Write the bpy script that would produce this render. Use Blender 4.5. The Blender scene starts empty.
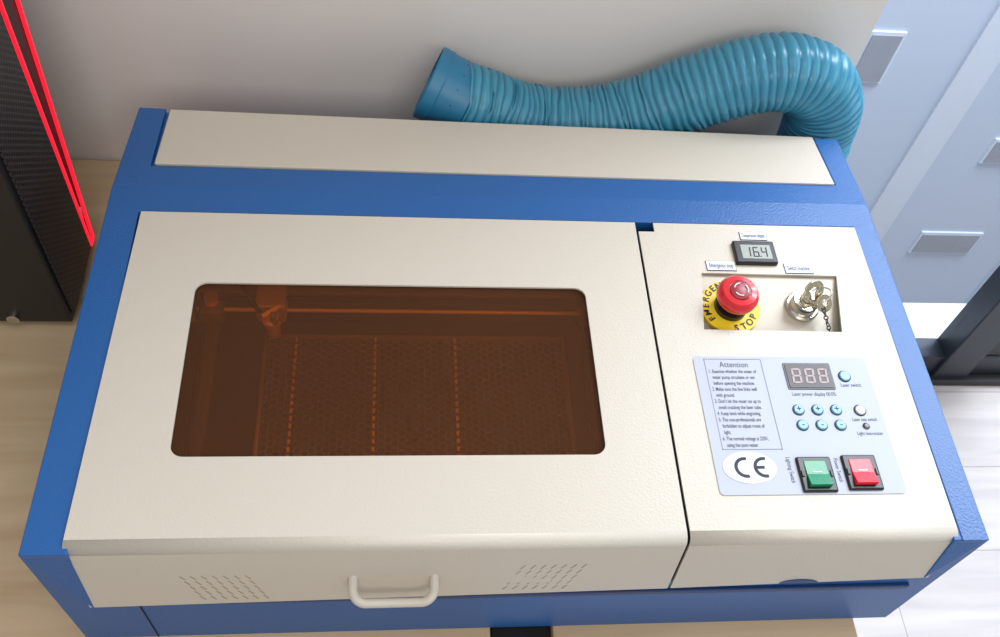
import bpy, bmesh, math, random, bisect
from mathutils import Vector, Matrix, noise
random.seed(4)
S=bpy.context.scene
LIFT=0.95      # everything below is modelled with the machine top at z=0, then lifted so the floor is z=0

def srgb(r,g,b):
    f=lambda c:(c/255/12.92) if c/255<=.04045 else ((c/255+.055)/1.055)**2.4
    return (f(r),f(g),f(b),1)
def new_mat(name):
    m=bpy.data.materials.new(name);m.use_nodes=True
    return m,m.node_tree,m.node_tree.nodes["Principled BSDF"]
def mat(name,col,rough=.5,metal=0,noise_amt=0,nscale=20,bump=0,bscale=300,coat=0,emit=None,es=0,spec=.5):
    m,nt,b=new_mat(name)
    b.inputs["Base Color"].default_value=col
    b.inputs["Roughness"].default_value=rough
    b.inputs["Metallic"].default_value=metal
    b.inputs["Coat Weight"].default_value=coat
    b.inputs["Specular IOR Level"].default_value=spec
    if emit: b.inputs["Emission Color"].default_value=emit;b.inputs["Emission Strength"].default_value=es
    tc=nt.nodes.new("ShaderNodeTexCoord")
    if noise_amt:
        n=nt.nodes.new("ShaderNodeTexNoise");n.inputs["Scale"].default_value=nscale;n.inputs["Detail"].default_value=5
        nt.links.new(tc.outputs["Object"],n.inputs["Vector"])
        mx=nt.nodes.new("ShaderNodeMix");mx.data_type='RGBA'
        mx.inputs["A"].default_value=tuple(c*(1-noise_amt) for c in col[:3])+(1,)
        mx.inputs["B"].default_value=tuple(min(1,c*(1+noise_amt)) for c in col[:3])+(1,)
        nt.links.new(n.outputs["Fac"],mx.inputs["Factor"]);nt.links.new(mx.outputs["Result"],b.inputs["Base Color"])
    if bump:
        n=nt.nodes.new("ShaderNodeTexNoise");n.inputs["Scale"].default_value=bscale;n.inputs["Detail"].default_value=2
        nt.links.new(tc.outputs["Object"],n.inputs["Vector"])
        bp=nt.nodes.new("ShaderNodeBump");bp.inputs["Strength"].default_value=bump;bp.inputs["Distance"].default_value=.001
        nt.links.new(n.outputs["Fac"],bp.inputs["Height"]);nt.links.new(bp.outputs["Normal"],b.inputs["Normal"])
    return m

CREAM=mat("cream_powder_coat",srgb(200,193,180),.40,bump=.3,bscale=420,noise_amt=.015,nscale=6)
BLUE=mat("blue_powder_coat",srgb(28,90,156),.38,bump=.4,bscale=420,noise_amt=.05,nscale=8)
BLUED=mat("blue_dark",srgb(20,55,105),.45,noise_amt=.05)
WALL=mat("wall_paint",srgb(228,221,215),.85,bump=.1,bscale=120,noise_amt=.012,nscale=3)
BLACK=mat("black_plastic",srgb(22,22,24),.35,noise_amt=.1)
CASE=mat("case_paint",srgb(28,25,27),.45,noise_amt=.08)
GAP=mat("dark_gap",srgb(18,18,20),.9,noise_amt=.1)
DARKMETAL=mat("dark_metal",srgb(60,60,64),.45,.6,noise_amt=.1)
SILVER=mat("brushed_metal",srgb(200,196,188),.25,1,noise_amt=.05,nscale=60)
GOLD=mat("brass",srgb(246,205,110),.35,.3,noise_amt=.08)
KEYM=mat("key_brass",srgb(196,186,160),.25,1,noise_amt=.05)
RED=mat("red_plastic",srgb(212,30,44),.28,noise_amt=.04,coat=.4)
REDD=mat("red_plastic_dark",srgb(150,40,48),.35,noise_amt=.04)
YEL=mat("yellow_label",srgb(238,206,40),.45,noise_amt=.03)
WHITE=mat("white_paper",srgb(222,225,230),.5,noise_amt=.01)
INK=mat("ink",srgb(34,36,52),.6,noise_amt=.05)
INKB=mat("ink_blue",srgb(36,54,112),.6,noise_amt=.05)
STICK=mat("control_sticker",srgb(176,182,196),.5,noise_amt=.03,nscale=5)
GREEN=mat("green_rocker",srgb(16,135,90),.35,noise_amt=.05,coat=.1)
REDR=mat("red_rocker",srgb(215,25,45),.35,noise_amt=.05,coat=.1,emit=srgb(220,20,40),es=.2)
SEGB=mat("segment_bezel",srgb(52,42,42),.4,noise_amt=.05)
SEG=mat("segment_off",srgb(165,145,143),.4,noise_amt=.05)
LCD=mat("lcd_glass",srgb(150,158,150),.35,noise_amt=.03)
BTN=mat("button_blue",srgb(110,175,210),.3,noise_amt=.05)
BTNG=mat("button_grey",srgb(170,178,186),.3,noise_amt=.05)
LED=mat("red_led",srgb(200,10,20),.5,emit=(1,.015,.04,1),es=1.1)
CUFF=mat("hose_cuff",srgb(40,116,154),.4,noise_amt=.06)
BEDM=mat("honeycomb_metal",srgb(128,124,116),.5,.1,noise_amt=.1)
INNER=mat("interior_paint",srgb(80,76,70),.7,noise_amt=.15,nscale=10)
ALU=mat("aluminium",srgb(150,144,134),.4,.3,noise_amt=.05)

def wood(name,c1,c2,scale,planks=None):
    m,nt,b=new_mat(name)
    tc=nt.nodes.new("ShaderNodeTexCoord");mp=nt.nodes.new("ShaderNodeMapping")
    mp.inputs["Scale"].default_value=scale
    nt.links.new(tc.outputs["Object"],mp.inputs["Vector"])
    n=nt.nodes.new("ShaderNodeTexNoise");n.inputs["Scale"].default_value=3;n.inputs["Detail"].default_value=8;n.inputs["Distortion"].default_value=.6
    nt.links.new(mp.outputs["Vector"],n.inputs["Vector"])
    r=nt.nodes.new("ShaderNodeValToRGB");r.color_ramp.elements[0].position=.35;r.color_ramp.elements[0].color=c1
    r.color_ramp.elements[1].position=.65;r.color_ramp.elements[1].color=c2
    nt.links.new(n.outputs["Fac"],r.inputs["Fac"]);out=r.outputs["Color"]
    if planks:
        br=nt.nodes.new("ShaderNodeTexBrick");br.inputs["Scale"].default_value=1
        br.inputs["Brick Width"].default_value=planks[0];br.inputs["Row Height"].default_value=planks[1];br.inputs["Mortar Size"].default_value=.0012
        br.inputs["Color1"].default_value=(1,1,1,1);br.inputs["Color2"].default_value=(.92,.92,.92,1);br.inputs["Mortar"].default_value=(.6,.6,.6,1)
        nt.links.new(tc.outputs["Object"],br.inputs["Vector"])
        mx=nt.nodes.new("ShaderNodeMix");mx.data_type='RGBA';mx.blend_type='MULTIPLY';mx.inputs["Factor"].default_value=1
        nt.links.new(out,mx.inputs["A"]);nt.links.new(br.outputs["Color"],mx.inputs["B"]);out=mx.outputs["Result"]
    nt.links.new(out,b.inputs["Base Color"]);b.inputs["Roughness"].default_value=.5
    return m
DESK=wood("desk_wood",srgb(186,160,126),srgb(202,178,144),(1.2,12,1))
FLOOR=wood("floor_wood",srgb(184,178,177),srgb(202,196,194),(1,9,1),(1.2,.18))

def front_fresnel(nt,ior):
    fr=nt.nodes.new("ShaderNodeFresnel");fr.inputs["IOR"].default_value=ior
    ge=nt.nodes.new("ShaderNodeNewGeometry");iv=nt.nodes.new("ShaderNodeMath");iv.operation='SUBTRACT';iv.inputs[0].default_value=1
    nt.links.new(ge.outputs["Backfacing"],iv.inputs[1])
    mu=nt.nodes.new("ShaderNodeMath");mu.operation='MULTIPLY';nt.links.new(fr.outputs[0],mu.inputs[0]);nt.links.new(iv.outputs[0],mu.inputs[1])
    return mu.outputs[0]
# acrylic: tinted see-through sheet with a little haze and surface gloss
ACR=bpy.data.materials.new("orange_acrylic");ACR.use_nodes=True;nt=ACR.node_tree;nt.nodes.clear()
o=nt.nodes.new("ShaderNodeOutputMaterial");t=nt.nodes.new("ShaderNodeBsdfTransparent");t.inputs[0].default_value=(.92,.65,.33,1)
d=nt.nodes.new("ShaderNodeBsdfDiffuse");nz=nt.nodes.new("ShaderNodeTexNoise");nz.inputs["Scale"].default_value=4
rr=nt.nodes.new("ShaderNodeValToRGB");rr.color_ramp.elements[0].color=srgb(94,58,34);rr.color_ramp.elements[1].color=srgb(116,76,46)
tcx=nt.nodes.new("ShaderNodeTexCoord");nt.links.new(tcx.outputs["Object"],nz.inputs["Vector"]);nt.links.new(nz.outputs["Fac"],rr.inputs["Fac"]);nt.links.new(rr.outputs["Color"],d.inputs["Color"])
g=nt.nodes.new("ShaderNodeBsdfGlossy");g.inputs["Roughness"].default_value=.06
m1=nt.nodes.new("ShaderNodeMixShader");m1.inputs[0].default_value=.23;nt.links.new(t.outputs[0],m1.inputs[1]);nt.links.new(d.outputs[0],m1.inputs[2])
m2=nt.nodes.new("ShaderNodeMixShader");nt.links.new(front_fresnel(nt,1.3),m2.inputs[0]);nt.links.new(m1.outputs[0],m2.inputs[1]);nt.links.new(g.outputs[0],m2.inputs[2]);nt.links.new(m2.outputs[0],o.inputs[0])
# window glass
GLASS=bpy.data.materials.new("window_glass");GLASS.use_nodes=True;nt=GLASS.node_tree;nt.nodes.clear()
o=nt.nodes.new("ShaderNodeOutputMaterial");t=nt.nodes.new("ShaderNodeBsdfTransparent");t.inputs[0].default_value=(.97,.98,1,1)
g=nt.nodes.new("ShaderNodeBsdfGlossy");g.inputs["Roughness"].default_value=.02
m2=nt.nodes.new("ShaderNodeMixShader");nt.links.new(front_fresnel(nt,1.3),m2.inputs[0]);nt.links.new(t.outputs[0],m2.inputs[1]);nt.links.new(g.outputs[0],m2.inputs[2]);nt.links.new(m2.outputs[0],o.inputs[0])
# hose
HOSE,nt,b=new_mat("hose_plastic")
tc=nt.nodes.new("ShaderNodeTexCoord");n=nt.nodes.new("ShaderNodeTexNoise");n.inputs["Scale"].default_value=14;n.inputs["Detail"].default_value=4
nt.links.new(tc.outputs["Object"],n.inputs["Vector"])
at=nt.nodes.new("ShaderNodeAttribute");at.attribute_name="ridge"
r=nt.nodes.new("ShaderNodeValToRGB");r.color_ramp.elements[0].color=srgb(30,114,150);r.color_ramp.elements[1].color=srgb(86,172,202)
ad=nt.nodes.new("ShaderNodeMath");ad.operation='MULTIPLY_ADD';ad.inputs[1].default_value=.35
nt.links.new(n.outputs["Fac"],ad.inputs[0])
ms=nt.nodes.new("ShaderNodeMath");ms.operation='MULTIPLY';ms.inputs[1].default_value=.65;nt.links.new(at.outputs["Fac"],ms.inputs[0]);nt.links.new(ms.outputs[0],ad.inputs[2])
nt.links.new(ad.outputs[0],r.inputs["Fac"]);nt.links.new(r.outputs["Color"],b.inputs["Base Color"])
b.inputs["Roughness"].default_value=.28
# thin plastic lets some light through
tl=nt.nodes.new("ShaderNodeBsdfTranslucent");nt.links.new(r.outputs["Color"],tl.inputs["Color"])
mxs=nt.nodes.new("ShaderNodeMixShader");mxs.inputs[0].default_value=.25
nt.links.new(b.outputs[0],mxs.inputs[1]);nt.links.new(tl.outputs[0],mxs.inputs[2]);nt.links.new(mxs.outputs[0],nt.nodes["Material Output"].inputs[0])
# perforated mesh
MESHP,nt,b=new_mat("perforated_panel")
tc=nt.nodes.new("ShaderNodeTexCoord");sx_=nt.nodes.new("ShaderNodeSeparateXYZ");cx_=nt.nodes.new("ShaderNodeCombineXYZ")
nt.links.new(tc.outputs["Object"],sx_.inputs[0]);nt.links.new(sx_.outputs["Y"],cx_.inputs["X"]);nt.links.new(sx_.outputs["Z"],cx_.inputs["Y"])
mp=nt.nodes.new("ShaderNodeMapping");mp.inputs["Rotation"].default_value=(0,0,.785);nt.links.new(cx_.outputs[0],mp.inputs["Vector"])
v=nt.nodes.new("ShaderNodeTexVoronoi");v.voronoi_dimensions='2D';v.inputs["Scale"].default_value=170;v.inputs["Randomness"].default_value=0
nt.links.new(mp.outputs["Vector"],v.inputs["Vector"])
r=nt.nodes.new("ShaderNodeValToRGB");r.color_ramp.elements[0].position=.36;r.color_ramp.elements[0].color=srgb(4,4,5);r.color_ramp.elements[1].position=.44;r.color_ramp.elements[1].color=srgb(58,52,54)
nt.links.new(v.outputs["Distance"],r.inputs["Fac"]);nt.links.new(r.outputs["Color"],b.inputs["Base Color"]);b.inputs["Roughness"].default_value=.45

tops=[]
def group(name):
    e=bpy.data.objects.new(name,None);e.empty_display_size=.05;S.collection.objects.link(e);tops.append(e);return e
def link(o,par):
    S.collection.objects.link(o)
    if par: o.parent=par
    else: tops.append(o)
    return o
def mesh(name,vs,fs,m,par=None,smooth=False,bevel=0,segs=2,angle=40):
    me=bpy.data.meshes.new(name);me.from_pydata([tuple(v) for v in vs],[],fs);me.update()
    bm=bmesh.new();bm.from_mesh(me);bmesh.ops.recalc_face_normals(bm,faces=bm.faces);bm.to_mesh(me);bm.free()
    me.materials.append(m)
    if smooth:
        for p in me.polygons:p.use_smooth=True
    o=bpy.data.objects.new(name,me)
    if bevel:
        md=o.modifiers.new("bevel",'BEVEL');md.width=bevel;md.segments=segs;md.limit_method='ANGLE';md.angle_limit=math.radians(angle)
    return link(o,par)
def box(name,x0,x1,y0,y1,z0,z1,m,par=None,bevel=0,segs=2):
    vs=[(x,y,z) for x in(x0,x1) for y in(y0,y1) for z in(z0,z1)]
    return mesh(name,vs,[(0,1,3,2),(4,6,7,5),(0,4,5,1),(2,3,7,6),(0,2,6,4),(1,5,7,3)],m,par,bevel=bevel,segs=segs)
def prism_x(name,prof,x0,x1,m,par=None,bevel=0):
    n=len(prof);vs=[(x0,*p) for p in prof]+[(x1,*p) for p in prof]
    fs=[tuple(range(n)),tuple(range(2*n-1,n-1,-1))]+[(i,(i+1)%n,n+(i+1)%n,n+i) for i in range(n)]
    return mesh(name,vs,fs,m,par,bevel=bevel)
def plate(name,loops,z,th,m,par=None,bev=0,smooth_pts=True):
    cu=bpy.data.curves.new(name,'CURVE');cu.dimensions='2D';cu.fill_mode='BOTH';cu.extrude=th/2-bev;cu.bevel_depth=bev;cu.bevel_resolution=1
    for lp in loops:
        s=cu.splines.new('POLY');s.points.add(len(lp)-1)
        for i,p in enumerate(lp): s.points[i].co=(p[0],p[1],0,1)
        s.use_cyclic_u=True
    cu.materials.append(m);o=bpy.data.objects.new(name,cu);o.location=(0,0,z);return link(o,par)
def rrect(x0,x1,y0,y1,r,n=8):
    pts=[]
    for cx,cy,a0 in((x1-r,y1-r,0),(x0+r,y1-r,90),(x0+r,y0+r,180),(x1-r,y0+r,270)):
        for i in range(n+1):
            a=math.radians(a0+90*i/n);pts.append((cx+r*math.cos(a),cy+r*math.sin(a)))
    return pts
def ell(cx,cy,rx,ry,n=48): return [(cx+rx*math.cos(2*math.pi*i/n),cy+ry*math.sin(2*math.pi*i/n)) for i in range(n)]
def lathe(name,prof,c,m,par=None,n=40,rot=None,smooth=True,caps=True):
    vs=[];fs=[]
    for r,z in prof:
        for i in range(n):
            a=2*math.pi*i/n;vs.append((r*math.cos(a),r*math.sin(a),z))
    k=len(prof)
    for j in range(k-1):
        for i in range(n): fs.append((j*n+i,j*n+(i+1)%n,(j+1)*n+(i+1)%n,(j+1)*n+i))
    if caps: fs.append(tuple(range(n)));fs.append(tuple((k-1)*n+i for i in range(n)))
    o=mesh(name,vs,fs,m,par,smooth=False)
    for p in o.data.polygons: p.use_smooth=len(p.vertices)==4
    try: o.data.set_sharp_from_angle(angle=math.radians(35))
    except Exception: pass
    o.location=c
    if rot: o.rotation_euler=rot
    return o
def text(name,body,x,y,z,size,m,par,rot=0,align='CENTER',sx=1.0,bold=0,sp=1.0):
    cu=bpy.data.curves.new(name,'FONT');cu.body=body;cu.size=size;cu.align_x=align;cu.align_y='CENTER';cu.offset=bold;cu.space_line=sp
    cu.extrude=.00005;cu.materials.append(m);o=bpy.data.objects.new(name,cu);o.location=(x,y,z);o.rotation_euler=(0,0,rot);o.scale=(sx,1,1)
    return link(o,par)
def tube(name,pts,r,m,par,cyc=False,res=6):
    cu=bpy.data.curves.new(name,'CURVE');cu.dimensions='3D';cu.bevel_depth=r;cu.bevel_resolution=res;cu.use_fill_caps=True
    s=cu.splines.new('POLY');s.points.add(len(pts)-1)
    for i,p in enumerate(pts): s.points[i].co=(*p,1)
    s.use_cyclic_u=cyc;s.use_smooth=True;cu.materials.append(m);return link(bpy.data.objects.new(name,cu),par)

BOT=-.211
# ------------------------------------------------------------------ MACHINE
M=group("laser_engraving_machine")
prof=[(-.3525,0),(.034,0),(.157,-.0147),(.157,BOT),(-.3525,BOT)]
body=prism_x("body_shell",prof,-.0325,.7665,BLUE,M)
for v in body.data.vertices:
    if v.co.x<0:
        if v.co.y>.1: v.co.y=.1635;v.co.x=-.0275
        elif v.co.y<-.3: v.co.x=-.0360
        else: v.co.x=-.0310
    else:
        if v.co.y>.1: v.co.y=.1495;v.co.x=.769
def cutter(x0,x1,y0,y1,z0,z1):
    c=box("cut",x0,x1,y0,y1,z0,z1,GAP,None);tops.remove(c);return c
cuts=[cutter(.0,.7415,-.344,.0015,-.19,.05),cutter(.0,.7415,-.45,-.343,-.086,.05)]
cc=mesh("cut",[(x,y,z) for x in(.001,.7405) for (y,z) in((.0665,-.0037-.005),(.0665,.05),(.168,.05),(.168,-.0157-.005))],
   [(0,1,2,3),(7,6,5,4),(0,4,5,1),(1,5,6,2),(2,6,7,3),(3,7,4,0)],GAP,None);tops.remove(cc);cuts.append(cc)
for c in cuts:
    md=body.modifiers.new("b",'BOOLEAN');md.operation='DIFFERENCE';md.object=c;md.solver='EXACT'
bpy.context.view_layer.update()
dg=bpy.context.evaluated_depsgraph_get()
me=bpy.data.meshes.new_from_object(body.evaluated_get(dg));body.modifiers.clear();body.data=me
for c in cuts: bpy.data.objects.remove(c)
md=body.modifiers.new("bevel",'BEVEL');md.width=.0022;md.segments=3;md.limit_method='ANGLE';md.angle_limit=math.radians(40)

# front corner gussets (diagonal facets beside the lid apron)
for s,(ox,ix,zb) in enumerate(((-.0357,-.0005,-.099),(.7662,.7345,-.066))):
    mesh("corner_gusset_%d"%(s+1),[(ox,-.352,-.001),(ix,-.352,-.001),(ix,-.3625,zb),(ox,-.340,-.001),(ix,-.340,-.001),(ix,-.340,zb),],
      [(0,1,2),(3,5,4),(0,3,4,1),(1,4,5,2),(0,2,5,3)],BLUE,M,bevel=.0008)
box("front_panel_seam",.0305,.0315,-.3532,-.3515,BOT+.001,-.09,GAP,M)
box("front_panel_lip",.0,.7415,-.356,-.352,-.112,-.104,BLUED,M,bevel=.001)
# lid and control panel, folded sheet
def folded(name,outer,holes,xl,xr,zl,zr,z0=.0022,yb=-.341,r=.010):
    bm=bmesh.new()
    def loop(pts):
        vs=[bm.verts.new((x,y,z0)) for x,y in pts];return vs,[bm.edges.new((vs[i],vs[(i+1)%len(vs)])) for i in range(len(vs))]
    vo,eo=loop(outer);es=list(eo)
    for h in holes: es+=loop(h)[1]
    bmesh.ops.triangle_fill(bm,use_beauty=True,edges=es,normal=(0,0,1))
    a=[v for v in vo if abs(v.co.x-xl)<1e-5 and abs(v.co.y-yb)<1e-5][0];b_=[v for v in vo if abs(v.co.x-xr)<1e-5 and abs(v.co.y-yb)<1e-5][0]
    K=8;th=math.radians(83);bend=[]
    pa,pb=a,b_
    for i in range(1,K+1):
        t=th*i/K;y=yb-r*math.sin(t);z=z0-r*(1-math.cos(t))
        na=bm.verts.new((xl,y,z));nb=bm.verts.new((xr,y,z));bend.append(bm.faces.new((pa,pb,nb,na)));pa,pb=na,nb
    na=bm.verts.new((xl,-.3615,zl));nb=bm.verts.new((xr,-.3615,zr));bm.faces.new((pa,pb,nb,na))
    for f in bm.faces: f.smooth=f in bend
    bmesh.ops.recalc_face_normals(bm,faces=bm.faces)
    bm.normal_update()
    up=[f for f in bm.faces if abs(f.normal.z)>.99][0]
    if up.normal.z<0: bmesh.ops.reverse_faces(bm,faces=bm.faces)
    me=bpy.data.meshes.new(name);bm.to_mesh(me);bm.free();me.materials.append(CREAM)
    o=bpy.data.objects.new(name,me);md=o.modifiers.new("s",'SOLIDIFY');md.thickness=.0022;md.offset=-1
    return link(o,M)
XL0,XL1,XP0,XP1=-.0040,.4975,.5002,.7390
folded("lid",[(XL0,-.341),(XL1,-.341),(.5000,-.001),(.0030,-.001)],[rrect(.066,.4375,-.2695,-.0875,.011)],XL0,XL1,-.097,-.080)
tray=[(.560,-.066),(.703,-.067),(.690,-.137),(.550,-.1355)]
folded("control_panel",[(XP0,-.341),(XP1,-.341),(.7410,-.001),(.5195,-.001),(.5195,-.013),(.5025,-.013)],[tray],XP0,XP1,-.0795,-.066)
plate("lid_window",[rrect(.060,.444,-.275,-.082,.012)],-.0025,.003,ACR,M)
# rear cover
cv=[(.0045,.0685,-.0032),(.7385,.0655,-.0029),(.7375,.150,-.0130),(.0060,.1605,-.0142)]
mesh("rear_cover",[(x,y,z+.0012) for x,y,z in cv]+[(x,y,z-.004) for x,y,z in cv],[(0,1,2,3),(7,6,5,4),(0,4,5,1),(1,5,6,2),(2,6,7,3),(3,7,4,0)],CREAM,M,bevel=.0012)

# handle
hx0,hx1=.2190,.2875;hz=-.050
hp=[(hx0,-.355,hz),(hx0,-.366,hz-.003)]
for i in range(1,7):
    a=math.pi/2*i/6;hp.append((hx0+.010*(1-math.cos(a)),-.366-.010*math.sin(a),hz-.003-.006*i/6))
for i in range(0,7):
    a=math.pi/2*i/6;hp.append((hx1-.010+.010*math.sin(a),-.376+.010*(1-math.cos(a)),hz-.009+.006*i/6))
hp+= [(hx1,-.355,hz)]
h=tube("lid_handle",hp,.0040,CREAM,M)
# vents in the lid apron
vv=[];vf=[]
def slot(cx,cz,l,ang,w=.0012):
    dx,dz=math.cos(ang)*l/2,math.sin(ang)*l/2;nx,nz=-math.sin(ang)*w/2,math.cos(ang)*w/2
    b0=len(vv)
    for (sx,sz) in((-dx-nx,-dz-nz),(dx-nx,dz-nz),(dx+nx,dz+nz),(-dx+nx,-dz+nz)):
        z=cz+sz;x=cx+sx;zb=-.097+.017*x/.4985
        y=-.3509-.0106*(-.0066-z)/(-.0066-zb)
        vv.append((x,y-.0004,z))
    for k in range(4): vv.append((vv[b0+k][0],vv[b0+k][1]+.001,vv[b0+k][2]))
    vf.extend([(b0,b0+1,b0+2,b0+3),(b0,b0+4,b0+5,b0+1),(b0+1,b0+5,b0+6,b0+2),(b0+2,b0+6,b0+7,b0+3),(b0+3,b0+7,b0+4,b0)])
for i in range(7):
    for j in range(5):
        slot(.080+i*.0088+j*.0030,-.046-j*.0090,.0072,math.radians(-58))
        slot(.362+i*.0088-j*.0030,-.037-j*.0090,.0072,math.radians(58))
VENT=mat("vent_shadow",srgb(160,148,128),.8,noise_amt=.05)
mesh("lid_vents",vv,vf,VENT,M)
# finger cut-out at the bottom of the control panel apron
zc=-.0733;pts=[(.618+.0185*math.cos(math.pi*i/20),zc+.0075*math.sin(math.pi*i/20)) for i in range(21)]
yy=[-.3617,-.3600];n_=21
mesh("finger_cutout",[(x,yy[0],z) for x,z in pts]+[(x,yy[1],z) for x,z in pts],[tuple(range(n_)),tuple(range(2*n_-1,n_-1,-1))]+[(i,(i+1)%n_,n_+(i+1)%n_,n_+i) for i in range(n_)],BLUED,M)

# ---- recessed tray with e-stop and key
tz=lambda y:-.0005-(-.066-y)/.071*.012
ex=[(.552,-.064),(.710,-.064),(.697,-.139),(.543,-.139)]
tv=[(x,y,tz(y)-.001) for x,y in ex]
TRAY=mat("tray_metal",srgb(188,180,164),.4,.1,noise_amt=.03)
mesh("switch_tray",tv+[(x,y,z-.002) for x,y,z in tv],[(0,1,2,3),(7,6,5,4),(0,4,5,1),(1,5,6,2),(2,6,7,3),(3,7,4,0)],TRAY,M)
tilt=math.atan(.012/.071)
def tp(x,y,h=0): return (x,y-h*math.sin(tilt)*1.0,tz(y)+h)
def tlathe(name,prof,x,y,m,h=0,n=40): return lathe(name,prof,tp(x,y,h),m,M,n=n,rot=(tilt*.6,0,0))
ec=(.5840,-.1040)
tlathe("estop_label_disc",[(.0302,-.001),(.0302,.0035),(.0297,.004)],*ec,YEL,n=64)
for k,word in enumerate(("EMERGENCY","STOP")):
    for i,ch in enumerate(word):
        if k==0: a=math.radians(214-i*17.5);rt=a-math.pi/2
        else: a=math.radians(-84+i*19);rt=a+math.pi/2
        rad=.0248
        x=ec[0]+rad*math.cos(a);y=ec[1]+rad*math.sin(a)
        t_=text("estop_letter_%d%d"%(k,i),ch,x,y,tz(ec[1])+.0044+(y-ec[1])*math.tan(tilt*.6),.0096,INK,M,bold=.0002);t_.rotation_euler=(tilt*.6,0,rt)
tlathe("estop_collar",[(.0165,.003),(.0165,.010),(.0125,.011),(.0125,.022)],*ec,BLACK)
tlathe("estop_button",[(.0120,.017),(.0170,.019),(.0200,.023),(.0207,.028),(.0198,.032),(.0165,.0355),(.0115,.0365),(.0110,.0360)],*ec,RED,n=56)
tlathe("estop_cap",[(.0108,.035),(.0106,.0372),(.0095,.0378)],*ec,REDD)
for k in range(3):
    a0=math.radians(90+120*k);pts=[(ec[0]+.0068*math.cos(a0+t),ec[1]-.004+.0068*math.sin(a0+t),tz(ec[1])+.0382+.0068*math.sin(a0+t)*.1) for t in [i*.25 for i in range(6)]]
    tube("estop_arrow_%d"%(k+1),pts,.0007,WHITE,M,res=2)
kc=(.660,-.101)
tlathe("key_lock_base",[(.0170,-.001),(.0170,.0025),(.0155,.004)],*kc,SILVER,n=48)
tlathe("key_lock_barrel",[(.0135,.003),(.0135,.013),(.0125,.0145),(.0080,.0147)],*kc,SILVER)
tlathe("key_lock_core",[(.0075,.0145),(.0075,.0165),(.0065,.017)],*kc,KEYM)
kx,ky,kz=kc[0]+.002,kc[1]-.004,tz(kc[1])
box("key_blade",kx-.0012,kx+.0012,ky-.004,ky+.004,kz+.013,kz+.024,KEYM,M)
bow=plate("key_bow",[ell(0,0,.0125,.0105),ell(0,.001,.0055,.0042)],0,.0022,KEYM,M,bev=.0005)
bow.location=(kx+.001,ky+.004,kz+.026);bow.rotation_euler=(math.radians(50),math.radians(-12),math.radians(35))
ring=[(kx+.006+.0095*math.cos(a),ky-.001+.0085*math.sin(a),kz+.027+.006*math.cos(a)) for a in [2*math.pi*i/28 for i in range(28)]]
tube("key_ring",ring,.0007,SILVER,M,cyc=True)
bow2=plate("spare_key_bow",[ell(0,0,.009,.0085),ell(0,.001,.004,.0035)],0,.002,KEYM,M,bev=.0004)
bow2.location=(kx+.013,ky-.004,kz+.018);bow2.rotation_euler=(math.radians(25),math.radians(35),math.radians(-30))
for i in range(9):
    c=Vector((kx+.012+.0009*i,ky-.008-.0028*i,kz+.016-.0018*i));a=i*1.2
    lk=[(c.x+.0019*math.cos(t)*math.cos(a),c.y+.0024*math.sin(t),max(c.z,tz(c.y)+.002)+.0019*math.cos(t)*math.sin(a)) for t in [2*math.pi*k/10 for k in range(10)]]
    tube("key_chain_link_%d"%(i+1),lk,.0006,DARKMETAL,M,cyc=True,res=2)

# ---- temperature display and labels
Z=.0023
box("temperature_display",.5985,.6425,-.0555,-.0265,Z-.002,Z+.005,BLACK,M,bevel=.0015)
box("temperature_lcd",.6055,.6370,-.0505,-.0325,Z+.004,Z+.0054,LCD,M)
def seven(name,digs,x,y,z,w,h,m,slant=.0,dots=(),t=.12):
    segs={'0':'abcdef','1':'bc','2':'abged','3':'abgcd','4':'fgbc','5':'afgcd','6':'afgedc','7':'abc','8':'abcdefg','9':'abfgcd'}
    vs=[];fs=[]
    th=w*t*1.6
    def q(x0,x1,y0,y1):
        b0=len(vs)
        for zz in(z,z+.0003):
            for (px,py) in((x0,y0),(x1,y0),(x1,y1),(x0,y1)): vs.append((px+slant*(py-y),py,zz))
        fs.extend([(b0+4,b0+5,b0+6,b0+7),(b0,b0+3,b0+2,b0+1),(b0,b0+1,b0+5,b0+4),(b0+1,b0+2,b0+6,b0+5),(b0+2,b0+3,b0+7,b0+6),(b0+3,b0,b0+4,b0+7)])
    for i,dg_ in enumerate(digs):
        X=x+i*w*1.42
        R={'a':(X+th*.6,X+w-th*.6,y+h-th,y+h),'g':(X+th*.6,X+w-th*.6,y+h/2-th/2,y+h/2+th/2),'d':(X+th*.6,X+w-th*.6,y,y+th),
           'f':(X,X+th,y+h/2+th*.3,y+h-th*.3),'b':(X+w-th,X+w,y+h/2+th*.3,y+h-th*.3),'e':(X,X+th,y+th*.3,y+h/2-th*.3),'c':(X+w-th,X+w,y+th*.3,y+h/2-th*.3)}
        for s in segs[dg_]: q(*R[s])
        if i in dots: q(X+w*1.12,X+w*1.12+th,y,y+th)
    mesh(name,vs,fs,m,M)
seven("temperature_digits","164",.6085,-.0483,Z+.0054,.0062,.0128,INK,.05,(1,))
def label(name,txt,cx,cy,w=.0290,h=.0112,ts=.0068,sx=.5):
    plate(name+"_border",[rrect(cx-w/2,cx+w/2,cy-h/2,cy+h/2,.0005,2)],Z+.0003,.0006,INKB,M)
    plate(name+"_paper",[rrect(cx-w/2+.0005,cx+w/2-.0005,cy-h/2+.0005,cy+h/2-.0005,.0004,2)],Z+.0005,.0008,WHITE,M)
    text(name+"_text",txt,cx,cy,Z+.0010,ts,INKB,M,sx=sx,bold=.00006)
label("temperature_label","Temperature display",.6245,-.0165,.029,sx=.44)
label("emergency_label","Emergency stop",.5820,-.0570,.031,.0125,ts=.0078,sx=.50)
label("key_label","Switch machine",.6640,-.0590,.030,.0125,ts=.0078,sx=.48)

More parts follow.
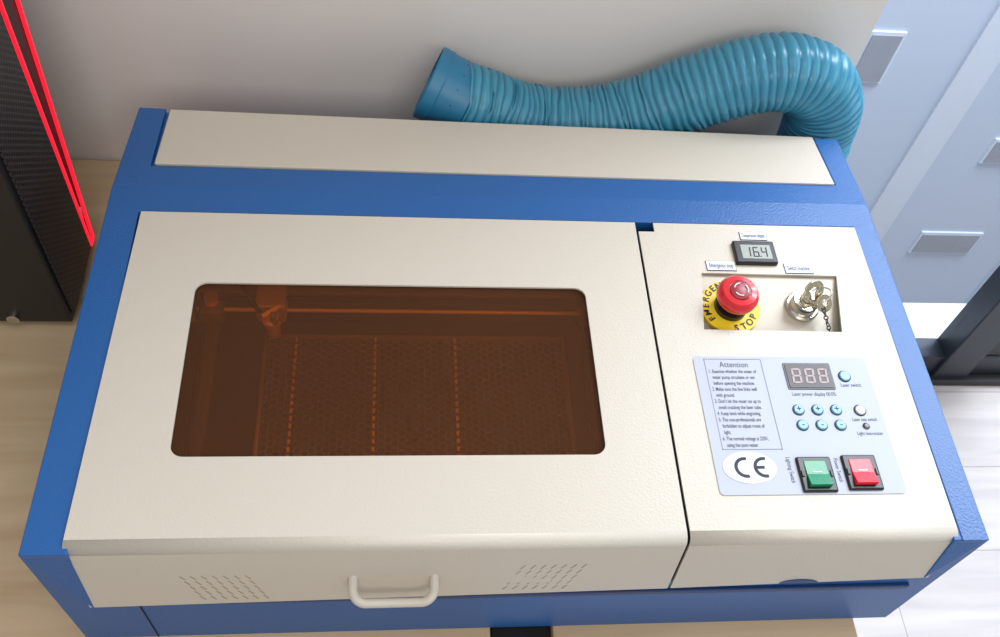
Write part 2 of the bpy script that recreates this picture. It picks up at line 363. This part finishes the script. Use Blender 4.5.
# ---- control sticker
sx0,sx1,sy0,sy1=.5325,.7035,-.3095,-.1670
plate("control_sticker",[rrect(sx0,sx1,sy0,sy1,.004)],Z+.0004,.0008,STICK,M)
T=Z+.0009
text("attention_title","Attention",.571,-.1765,T,.0085,INK,M,sx=.85)
dv=[];df=[]
def dash(x0,x1,y0,y1):
    b0=len(dv);dv.extend([(x0,y0,T+.0001),(x1,y0,T+.0001),(x1,y1,T+.0001),(x0,y1,T+.0001)]);df.append((b0,b0+1,b0+2,b0+3))
n=24;YB=-.2660
for i in range(n):
    x=.5425+i*(.0560/n)
    dash(x,x+.0014,-.1706,-.1699);dash(x,x+.0014,YB,YB+.0007)
for i in range(40):
    y=YB+i*((-.170-YB)/40)
    dash(.5425,.5432,y,y+.0014);dash(.5979,.5986,y,y+.0014)
mesh("attention_border",dv,df,INK,M)
lines=["1. Examine whether the water of","   water pump circulates or not","   before opening the machine.","2. Make sure the line links well","   with ground.","3. Don't let the water ice up to","   avoid cracking the laser tube.","4. Keep level while engraving.","5. The non-professionals are","   forbidden to adjust route of","   light.","6. The normal voltage is 220V,","   using the pure water."]
for i,l in enumerate(lines): text("attention_line_%d"%(i+1),l.strip(),.5450 if l[0]!=' ' else .5475,-.1840-i*.00645,T,.0054,INK,M,align='LEFT',sx=.64,bold=.00004)
plate("power_display_frame",[rrect(.619,.6655,-.2035,-.1745,.0010,2)],Z+.0008,.0016,BLACK,M)
plate("power_display",[rrect(.6205,.6640,-.2020,-.1760,.0008,2)],Z+.0012,.0020,SEGB,M)
seven("power_digits","888",.6245,-.1975,Z+.0023,.0092,.0165,SEG,.06,(),.13)
text("power_caption","Laser power display 00.0%",.6425,-.2085,T,.0056,INK,M,sx=.72)
def button(name,x,y,r,m,sym=None):
    lathe(name+"_ring",[(r*1.2,0),(r*1.2,.0008),(r*1.1,.001)],(x,y,Z+.0004),INK,M,n=28)
    lathe(name,[(r,0),(r,.0016),(r*.85,.0024)],(x,y,Z+.0006),m,M,n=28)
    if sym: text(name+"_symbol",sym,x,y+.0002,Z+.0031,r*1.9,INK,M,bold=.0001)
for i in range(3):
    button("power_up_button_%d"%(i+1),.6230+.0182*i,-.2255,.0048,BTN,"+")
    button("power_down_button_%d"%(i+1),.6230+.0182*i,-.2415,.0048,BTN,"-")
button("laser_switch_button",.6775,-.1890,.0052,BTN)
text("laser_switch_caption","Laser switch",.6815,-.1985,T,.0056,INK,M,sx=.72)
button("laser_test_button",.6825,-.2260,.0050,BTNG)
text("laser_test_caption","Laser test switch",.6845,-.2355,T,.0052,INK,M,sx=.68)
lathe("indicator_lamp",[(.0034,0),(.0034,.001),(.002,.0022)],(.6840,-.2425,Z+.0006),mat("lamp_off",srgb(80,74,84),.3),M,n=24)
text("indicator_caption","Light instruction",.6855,-.2500,T,.0052,INK,M,sx=.72)
plate("ce_oval",[ell(.5640,-.2835,.0245,.0155)],Z+.0008,.0010,WHITE,M)
def arc(cx,cy,r,w,a0,a1,n=24):
    p=[(cx+r*math.cos(math.radians(a0+(a1-a0)*i/n)),cy+r*math.sin(math.radians(a0+(a1-a0)*i/n))) for i in range(n+1)]
    q=[(cx+(r-w)*math.cos(math.radians(a1+(a0-a1)*i/n)),cy+(r-w)*math.sin(math.radians(a1+(a0-a1)*i/n))) for i in range(n+1)]
    return p+q
plate("ce_letter_c",[arc(.5600,-.2835,.0100,.0030,75,285)],Z+.0014,.0004,INK,M)
plate("ce_letter_e",[arc(.5775,-.2835,.0100,.0030,75,285)],Z+.0014,.0004,INK,M)
plate("ce_letter_e_bar",[[(.5690,-.2849),(.5775,-.2849),(.5775,-.2821),(.5690,-.2821)]],Z+.0015,.0004,INK,M)
def rocker(name,x,y,m):
    box(name+"_housing",x-.0160,x+.0160,y-.017,y+.017,Z-.001,Z+.0035,BLACK,M,bevel=.0015)
    w=.0102;pr=[(-.0125,.0030),(-.0125,.0085),(-.001,.0048),(.0125,.0040),(.0125,.0030)]
    vs=[(x+s*w,y+p[0],Z+p[1]) for s in(-1,1) for p in pr];n=5
    mesh(name+"_rocker",vs,[tuple(range(n)),tuple(range(2*n-1,n-1,-1))]+[(i,(i+1)%n,n+(i+1)%n,n+i) for i in range(n)],m,M,bevel=.0008)
    for k in(-1,1): box(name+"_clip_%d"%(k+2),x+k*.0132-.0012,x+k*.0132+.0012,y-.003,y+.003,Z+.003,Z+.0045,BLACK,M,bevel=.0004)
    mk=box(name+"_mark",-.004,.004,-.0005,.0005,0,.0004,WHITE,M);mk.location=(x,y+.001,Z+.0047)
rocker("light_switch",.6235,-.2910,GREEN)
rocker("power_switch",.6660,-.2895,REDR)
text("light_switch_caption","Lighting Switch",.6010,-.2860,T,.0056,INK,M,rot=math.radians(-90),sx=.75)
text("power_switch_caption","Power Switch",.6450,-.2865,T,.0056,INK,M,rot=math.radians(-90),sx=.75)

# ---- interior
box("chamber_floor",.001,.740,-.343,.001,-.189,-.186,INNER,M)
box("chamber_divider",.494,.497,-.343,.001,-.186,-.006,INNER,M)
box("chamber_back",.001,.494,-.0015,.0008,-.186,-.004,INNER,M)
box("chamber_left",.0005,.003,-.343,.0,-.186,-.004,INNER,M)
bm=bmesh.new();hr=.0046;BX0,BX1,BY0,BY1=.118,.436,-.325,-.062
ny=int((BY1-BY0)/(hr*math.sqrt(3)));nx=int((BX1-BX0)/(hr*1.5))
cache={}
def hv(x,y):
    k=(round(x,5),round(y,5))
    if k not in cache: cache[k]=bm.verts.new((x,y,-.13))
    return cache[k]
for i in range(nx):
    for j in range(ny):
        cx=BX0+hr+i*hr*1.5;cy=BY0+hr+(j+(i%2)*.5)*hr*math.sqrt(3)
        try: bm.faces.new([hv(cx+hr*math.cos(math.pi/3*k),cy+hr*math.sin(math.pi/3*k)) for k in range(6)])
        except ValueError: pass
me=bpy.data.meshes.new("honeycomb_bed");bm.to_mesh(me);bm.free();me.materials.append(BEDM)
hb=bpy.data.objects.new("honeycomb_bed",me);md=hb.modifiers.new("w",'WIREFRAME');md.thickness=.0018;link(hb,M)
box("bed_tray",BX0-.006,BX1+.006,BY0-.006,BY1+.006,-.140,-.134,INNER,M)
for nme,a in(("l",(BX0-.004,BX0,BY0-.006,BY1+.006)),("r",(BX1,BX1+.004,BY0-.006,BY1+.006)),("b",(BX0-.004,BX1+.004,BY1,BY1+.004))): box("bed_rim_"+nme,*a,-.146,-.127,ALU,M,bevel=.001)
rv_=[];rf_=[]
for i,x in enumerate((.148,.232,.318)):
    for j in range(30):
        b0=len(rv_);y=-.322+j*.0088
        for zz in(-.130,-.127):
            for px,py in((x-.0013,y),(x+.0013,y),(x+.0013,y+.005),(x-.0013,y+.005)): rv_.append((px,py,zz))
        rf_.extend([(b0+4,b0+5,b0+6,b0+7),(b0,b0+3,b0+2,b0+1),(b0,b0+1,b0+5,b0+4),(b0+1,b0+2,b0+6,b0+5),(b0+2,b0+3,b0+7,b0+6),(b0+3,b0,b0+4,b0+7)])
mesh("bed_rivets",rv_,rf_,GOLD,M)
for i,x in enumerate((.070,.455)):
    box("y_rail_%d"%(i+1),x-.006,x+.006,-.33,-.01,-.085,-.072,INNER,M,bevel=.002)
    box("y_rail_belt_%d"%(i+1),x-.010,x-.0085,-.33,-.01,-.080,-.074,BLACK,M)
    box("gantry_carriage_%d"%(i+1),x-.012,x+.012,-.082,-.040,-.072,-.055,ALU,M,bevel=.002)
    lathe("belt_pulley_%d"%(i+1),[(.007,0),(.007,.001),(.005,.002),(.005,.006),(.007,.007),(.007,.008)],(x,-.068,-.055),GOLD,M,n=24)
box("gantry_beam",.055,.468,-.060,-.048,-.068,-.050,ALU,M,bevel=.002)
tube("gantry_rod",[(.055,-.074,-.060),(.468,-.074,-.060)],.0022,GOLD,M)
box("gantry_belt",.06,.465,-.0675,-.0655,-.056,-.048,BLACK,M)
teeth_v=[];teeth_f=[]
for j in range(50):
    b0=len(teeth_v);x=.170+j*.0056
    for zz in(-.0495,-.0475):
        for px,py in((x,-.0470),(x+.003,-.0470),(x+.003,-.0440),(x,-.0440)): teeth_v.append((px,py,zz))
    teeth_f.extend([(b0+4,b0+5,b0+6,b0+7),(b0,b0+3,b0+2,b0+1),(b0,b0+1,b0+5,b0+4),(b0+1,b0+2,b0+6,b0+5),(b0+2,b0+3,b0+7,b0+6),(b0+3,b0,b0+4,b0+7)])
mesh("gantry_rack",teeth_v,teeth_f,GOLD,M)
box("gantry_rack_base",.165,.455,-.048,-.043,-.053,-.0495,ALU,M)
box("laser_head_carriage",.114,.144,-.082,-.050,-.066,-.044,GOLD,M,bevel=.002)
lathe("laser_head_lens_tube",[(.004,-.024),(.007,-.018),(.007,0),(.010,.002),(.010,.007),(.007,.009)],(.132,-.094,-.052),GOLD,M)
mm=box("laser_head_mirror",-.010,.010,-.0025,.0025,-.009,.009,GOLD,M,bevel=.001);mm.location=(.130,-.094,-.037);mm.rotation_euler=(.5,0,.7)
for i in range(3): lathe("mirror_knob_%d"%(i+1),[(.003,0),(.003,.006),(.002,.007)],(.136+.006*math.cos(i*2.1),-.098,-.038+.006*math.sin(i*2.1)),ALU,M,n=16,rot=(1.2,0,.6))
tube("air_hose",[(.120,-.088,-.045),(.110,-.080,-.030),(.098,-.060,-.028),(.085,-.030,-.035)],.0022,BLACK,M)
box("mirror_mount",.020,.050,-.07,-.04,-.09,-.04,GOLD,M,bevel=.002)
box("cable_drag",.155,.40,-.036,-.022,-.05,-.035,BLACK,M,bevel=.003)

# ------------------------------------------------------------------ HOSE
H=group("exhaust_hose")
ctrl=[(.258,.206,-.008),(.300,.207,-.018),(.348,.208,-.034),(.402,.209,-.057),(.454,.209,-.062),(.503,.209,-.055),(.546,.209,-.038),(.589,.209,-.012),(.628,.209,.010),(.668,.209,.027),(.705,.209,.032),(.742,.209,.020),(.768,.209,-.014),(.776,.209,-.062),(.784,.209,-.14),(.794,.209,-.30),(.803,.208,-.55),(.81,.208,-.75),(.81,.20,-.945)]
P=[Vector(c) for c in ctrl]
def cr(i,t):
    p0,p1,p2,p3=P[max(i-1,0)],P[i],P[min(i+1,len(P)-1)],P[min(i+2,len(P)-1)]
    return .5*((2*p1)+(-p0+p2)*t+(2*p0-5*p1+4*p2-p3)*t*t+(-p0+3*p1-3*p2+p3)*t**3)
dense=[]
for i in range(1,len(P)-1):
    for k in range(60): dense.append(cr(i,k/60))
dense.append(P[-1])
cum=[0]
for i in range(1,len(dense)): cum.append(cum[-1]+(dense[i]-dense[i-1]).length)
def at_s(s):
    j=min(max(bisect.bisect_left(cum,s),1),len(cum)-1);t=(s-cum[j-1])/max(1e-9,cum[j]-cum[j-1]);return dense[j-1].lerp(dense[j],t)
Ltot=cum[-1];rings=[];s=.026;k=0
while s<Ltot:
    if s<.30: pitch=.0085+.005*noise.noise(Vector((s*75,0,0)))
    elif s<.50: pitch=.0092+.001*noise.noise(Vector((s*75,0,0)))
    else: pitch=.0080 if s<.75 else .012
    dp=.915+.03*noise.noise(Vector((k*.7,5,2)))
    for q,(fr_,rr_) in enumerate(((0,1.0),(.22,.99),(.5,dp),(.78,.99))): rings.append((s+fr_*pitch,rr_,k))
    s+=pitch;k+=1
N=56;vs=[];fs=[];rv=[]
for (s,rf,k) in rings:
    c=at_s(s);tn=(at_s(s+.010)-at_s(max(0,s-.010))).normalized()
    side=tn.cross(Vector((0,1,0))).normalized();up=side.cross(tn).normalized()
    amt=1.0 if s<.32 else .45
    wob=.55*amt*noise.noise(Vector((k*.45,3.1,0)));wob2=.55*amt*noise.noise(Vector((k*.4,9.1,0)))
    R0=.0455+.0014*noise.noise(Vector((k*.4,0,5)))
    if s<.10: R0*= .94+.06*(s/.10)
    for i in range(N):
        a=2*math.pi*i/N
        off=(math.cos(a)*wob+math.sin(a)*wob2+.4*amt*noise.noise(Vector((math.cos(a)*1.5,math.sin(a)*1.5,k*.8))))*.009
        rad=R0*(rf+.022*noise.noise(Vector((math.cos(a)*2.5,math.sin(a)*2.5,k*.9))))
        p=c+(side*math.cos(a)+up*math.sin(a))*rad+tn*off
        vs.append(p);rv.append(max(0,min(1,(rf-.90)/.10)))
for j in range(len(rings)-1):
    for i in range(N): fs.append((j*N+i,j*N+(i+1)%N,(j+1)*N+(i+1)%N,(j+1)*N+i))
hs=mesh("corrugated_tube",vs,fs,HOSE,H,smooth=True)
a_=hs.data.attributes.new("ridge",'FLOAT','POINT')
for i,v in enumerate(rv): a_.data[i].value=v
# cuff at open end
c0=at_s(.036);ax=(at_s(0.0)-at_s(.036)).normalized()
cdir=(ax+Vector((0,.30,.02))).normalized()
cf=lathe("hose_cuff",[(.0410,-.002),(.0425,0),(.0425,.034),(.0440,.036),(.0440,.049),(.0428,.0505),(.0405,.0505),(.0395,.040),(.039,-.002)],c0,CUFF,H,n=56,caps=False)
q=Vector((0,0,1)).rotation_difference(cdir);cf.rotation_mode='QUATERNION';cf.rotation_quaternion=q
pl=lathe("hose_cuff_bore",[(.0395,0),(.0395,.001)],c0+cdir*.012,BLUED,H,n=40);pl.rotation_mode='QUATERNION';pl.rotation_quaternion=q
u=cdir.cross(Vector((0,0,1))).normalized();w_=u.cross(cdir).normalized()
for i in range(14):
    a=2*math.pi*i/14
    d_=(u*math.cos(a)+w_*math.sin(a));p=c0+cdir*(.018)+d_*.0424
    e=lathe("cuff_mark_%d"%i,[(.0009,0),(.0009,.0005)],p,BLUED,H,n=10);e.rotation_mode='QUATERNION';e.rotation_quaternion=Vector((0,0,1)).rotation_difference(d_)

# ------------------------------------------------------------------ PC TOWER
PC=group("computer_tower")
def xprism(name,yz,x0,x1,m,bev=0): return prism_x(name,yz,x0,x1,m,PC,bevel=bev)
xprism("case",[(.004,-.200),(.130,-.200),(.176,.27),(.004,.27)],-.56,-.113,CASE,.003)
xprism("mesh_front",[(.010,-.190),(.108,-.190),(.112,.262),(.010,.262)],-.113,-.1095,MESHP,.001)
xprism("led_outer",[(.1235,-.190),(.1265,-.190),(.1715,.262),(.1685,.262)],-.1135,-.1095,LED)
xprism("led_inner",[(.1115,-.190),(.1145,-.190),(.1235,.262),(.1205,.262)],-.1135,-.1095,LED)
xprism("led_bottom",[(.1115,-.193),(.1265,-.193),(.1265,-.190),(.1115,-.190)],-.1135,-.1095,LED)
xprism("badge",[(.117,-.150),(.119,-.150),(.1225,-.135),(.1205,-.135)],-.1135,-.1105,WHITE)
for i,(x,y) in enumerate(((-.15,.03),(-.52,.03),(-.15,.11),(-.52,.11))): lathe("foot_%d"%(i+1),[(.012,0),(.012,.012)],(x,y,BOT),DARKMETAL,PC,n=20)
lathe("thumb_screw",[(.007,0),(.007,.004),(.005,.005)],(-.175,.004,-.190),SILVER,PC,n=20,rot=(math.radians(90),0,0))

WY=.275
# ------------------------------------------------------------------ FURNITURE
D=group("wooden_desk")
box("top",-1.3,.350,-.60,WY-.003,BOT-.028,BOT,DESK,D,bevel=.002)
for i,(x,y) in enumerate(((-1.27,-.57),(.30,-.57),(-1.27,.19),(.30,.19))): box("leg_%d"%(i+1),x,x+.045,y,y+.045,-.95,BOT-.028,DESK,D)
K=group("wooden_cabinet")
box("carcass",.42,.726,-.366,WY-.003,-.95,BOT-.022,DESK,K,bevel=.002)
box("top",.413,.731,-.378,WY-.003,BOT-.022,BOT,DESK,K,bevel=.002)
box("door_front",.42,.723,-.380,-.366,-.94,BOT-.03,DESK,K,bevel=.001)
box("pull",.54,.60,-.389,-.380,-.30,-.29,SILVER,K,bevel=.002)
box("gap_shade_filler",.353,.412,-.366,.20,-.95,BOT-.012,GAP,K)  # added dark filler, its colour stands in for shade between desk and cabinet

# ------------------------------------------------------------------ ROOM
box("floor",-2.5,3.2,-2.5,.46,-1.0,-.95,FLOOR)
box("wall_back",-2.5,.8235,WY,.46,-.95,1.55,WALL)
box("baseboard_back",-2.5,.8215,WY-.01,WY,-.95,-.87,mat("trim_paint",srgb(215,212,208),.5))
W=group("window_1")
FR=mat("window_frame",srgb(52,58,66),.4,.4,noise_amt=.05)
box("bottom_rail",.8235,3.0,.395,.445,-.95,-.865,FR,W,bevel=.003)
box("bottom_track",.8235,3.0,.375,.395,-.95,-.93,DARKMETAL,W,bevel=.002)
box("stile",1.42,1.50,.385,.445,-.95,1.55,FR,W,bevel=.003)
box("stile_inner",1.51,1.56,.40,.45,-.95,1.55,DARKMETAL,W,bevel=.003)
box("glass_pane_1",.8235,1.42,.42,.426,-.865,1.55,GLASS,W)
box("glass_pane_2",1.56,3.0,.42,.426,-.865,1.55,GLASS,W)
SILL=mat("sill_concrete",srgb(205,210,216),.7,noise_amt=.03)
box("trim_1",.6,3.2,.46,.585,-1.0,-.93,SILL)
B=group("neighbouring_building")
FAC=mat("facade",srgb(198,211,230),.7,noise_amt=.06,nscale=1.2)
FWIN=mat("facade_window",srgb(158,164,176),.3,noise_amt=.1)
FBAND=mat("facade_band",srgb(216,226,240),.7,noise_amt=.04)
FLEDGE=mat("facade_ledge",srgb(170,178,190),.7,noise_amt=.04)
box("facade_wall",-1,7,2.2,2.4,-6.5,2.5,FAC,B)
def fwin(i,x,z,w,h):
    box("facade_frame_%d"%i,x-w/2-.012,x+w/2+.012,2.19,2.2,z-h/2-.012,z+h/2+.012,FBAND,B)
    box("facade_window_%d"%i,x-w/2,x+w/2,2.185,2.195,z-h/2,z+h/2,FWIN,B)
for i,(x,z,w,h) in enumerate(((2.93,-2.62,.29,.13),(2.09,-1.53,.12,.22),(2.93,-2.0,.22,.12),(3.4,-1.3,.12,.2),(3.6,-2.62,.30,.10),(2.3,-3.4,.3,.12),(1.5,-.6,.12,.2),(2.6,-.6,.12,.2))): fwin(i+1,x,z,w,h)
for i,x in enumerate((1.2,2.45,3.3,4.2)): box("facade_pilaster_%d"%(i+1),x,x+.14,2.185,2.2,-6.5,2.5,FBAND,B)
box("facade_ledge",-1,7,2.10,2.2,-3.5,-3.35,FLEDGE,B)

# ------------------------------------------------------------------ LIGHT
w=bpy.data.worlds.new("world");S.world=w;w.use_nodes=True
bg=w.node_tree.nodes["Background"];bg.inputs[0].default_value=(.93,.95,1,1);bg.inputs[1].default_value=.44
def area(name,loc,tgt,sx,sy,e,col):
    l=bpy.data.lights.new(name,'AREA');l.shape='RECTANGLE';l.size=sx;l.size_y=sy;l.energy=e;l.color=col
    o=bpy.data.objects.new(name,l);o.location=loc;o.rotation_euler=(Vector(tgt)-Vector(loc)).to_track_quat('-Z','Y').to_euler();link(o,None);return o
area("ceiling_fill_light",(.3,-.6,1.7),(.3,-.1,0),1.4,.8,8,(1,.94,.87))
area("ceiling_fill_light",(.6,-2.2,1.7),(.3,0,0),1.6,.8,20,(1,.95,.88))  # added front fill, brightens the wall gap below the hose; no known fixture
area("daylight",(2.7,-.3,.7),(.5,0,0),1.0,1.2,10,(.82,.90,1))
area("daylight",(2.6,1.2,2.2),(2.4,2.2,-1.8),2.5,1.2,235,(.90,.95,1))

# ------------------------------------------------------------------ CAMERA
cd=bpy.data.cameras.new("camera");cd.sensor_width=36;cd.lens=955.9*36/1000;cd.clip_start=.02
cam=bpy.data.objects.new("camera",cd)
Rm=Matrix(((0.99346,-0.05625,0.09938),(-0.01094,0.81941,0.5731),(-0.11367,-0.57044,0.81344)))
cam.matrix_world=Matrix.Translation((.2481,-.6441,.7421))@Rm.transposed().to_4x4()
link(cam,None);S.camera=cam
for o in tops: o.location.z+=LIFT
S.view_settings.view_transform='Standard'
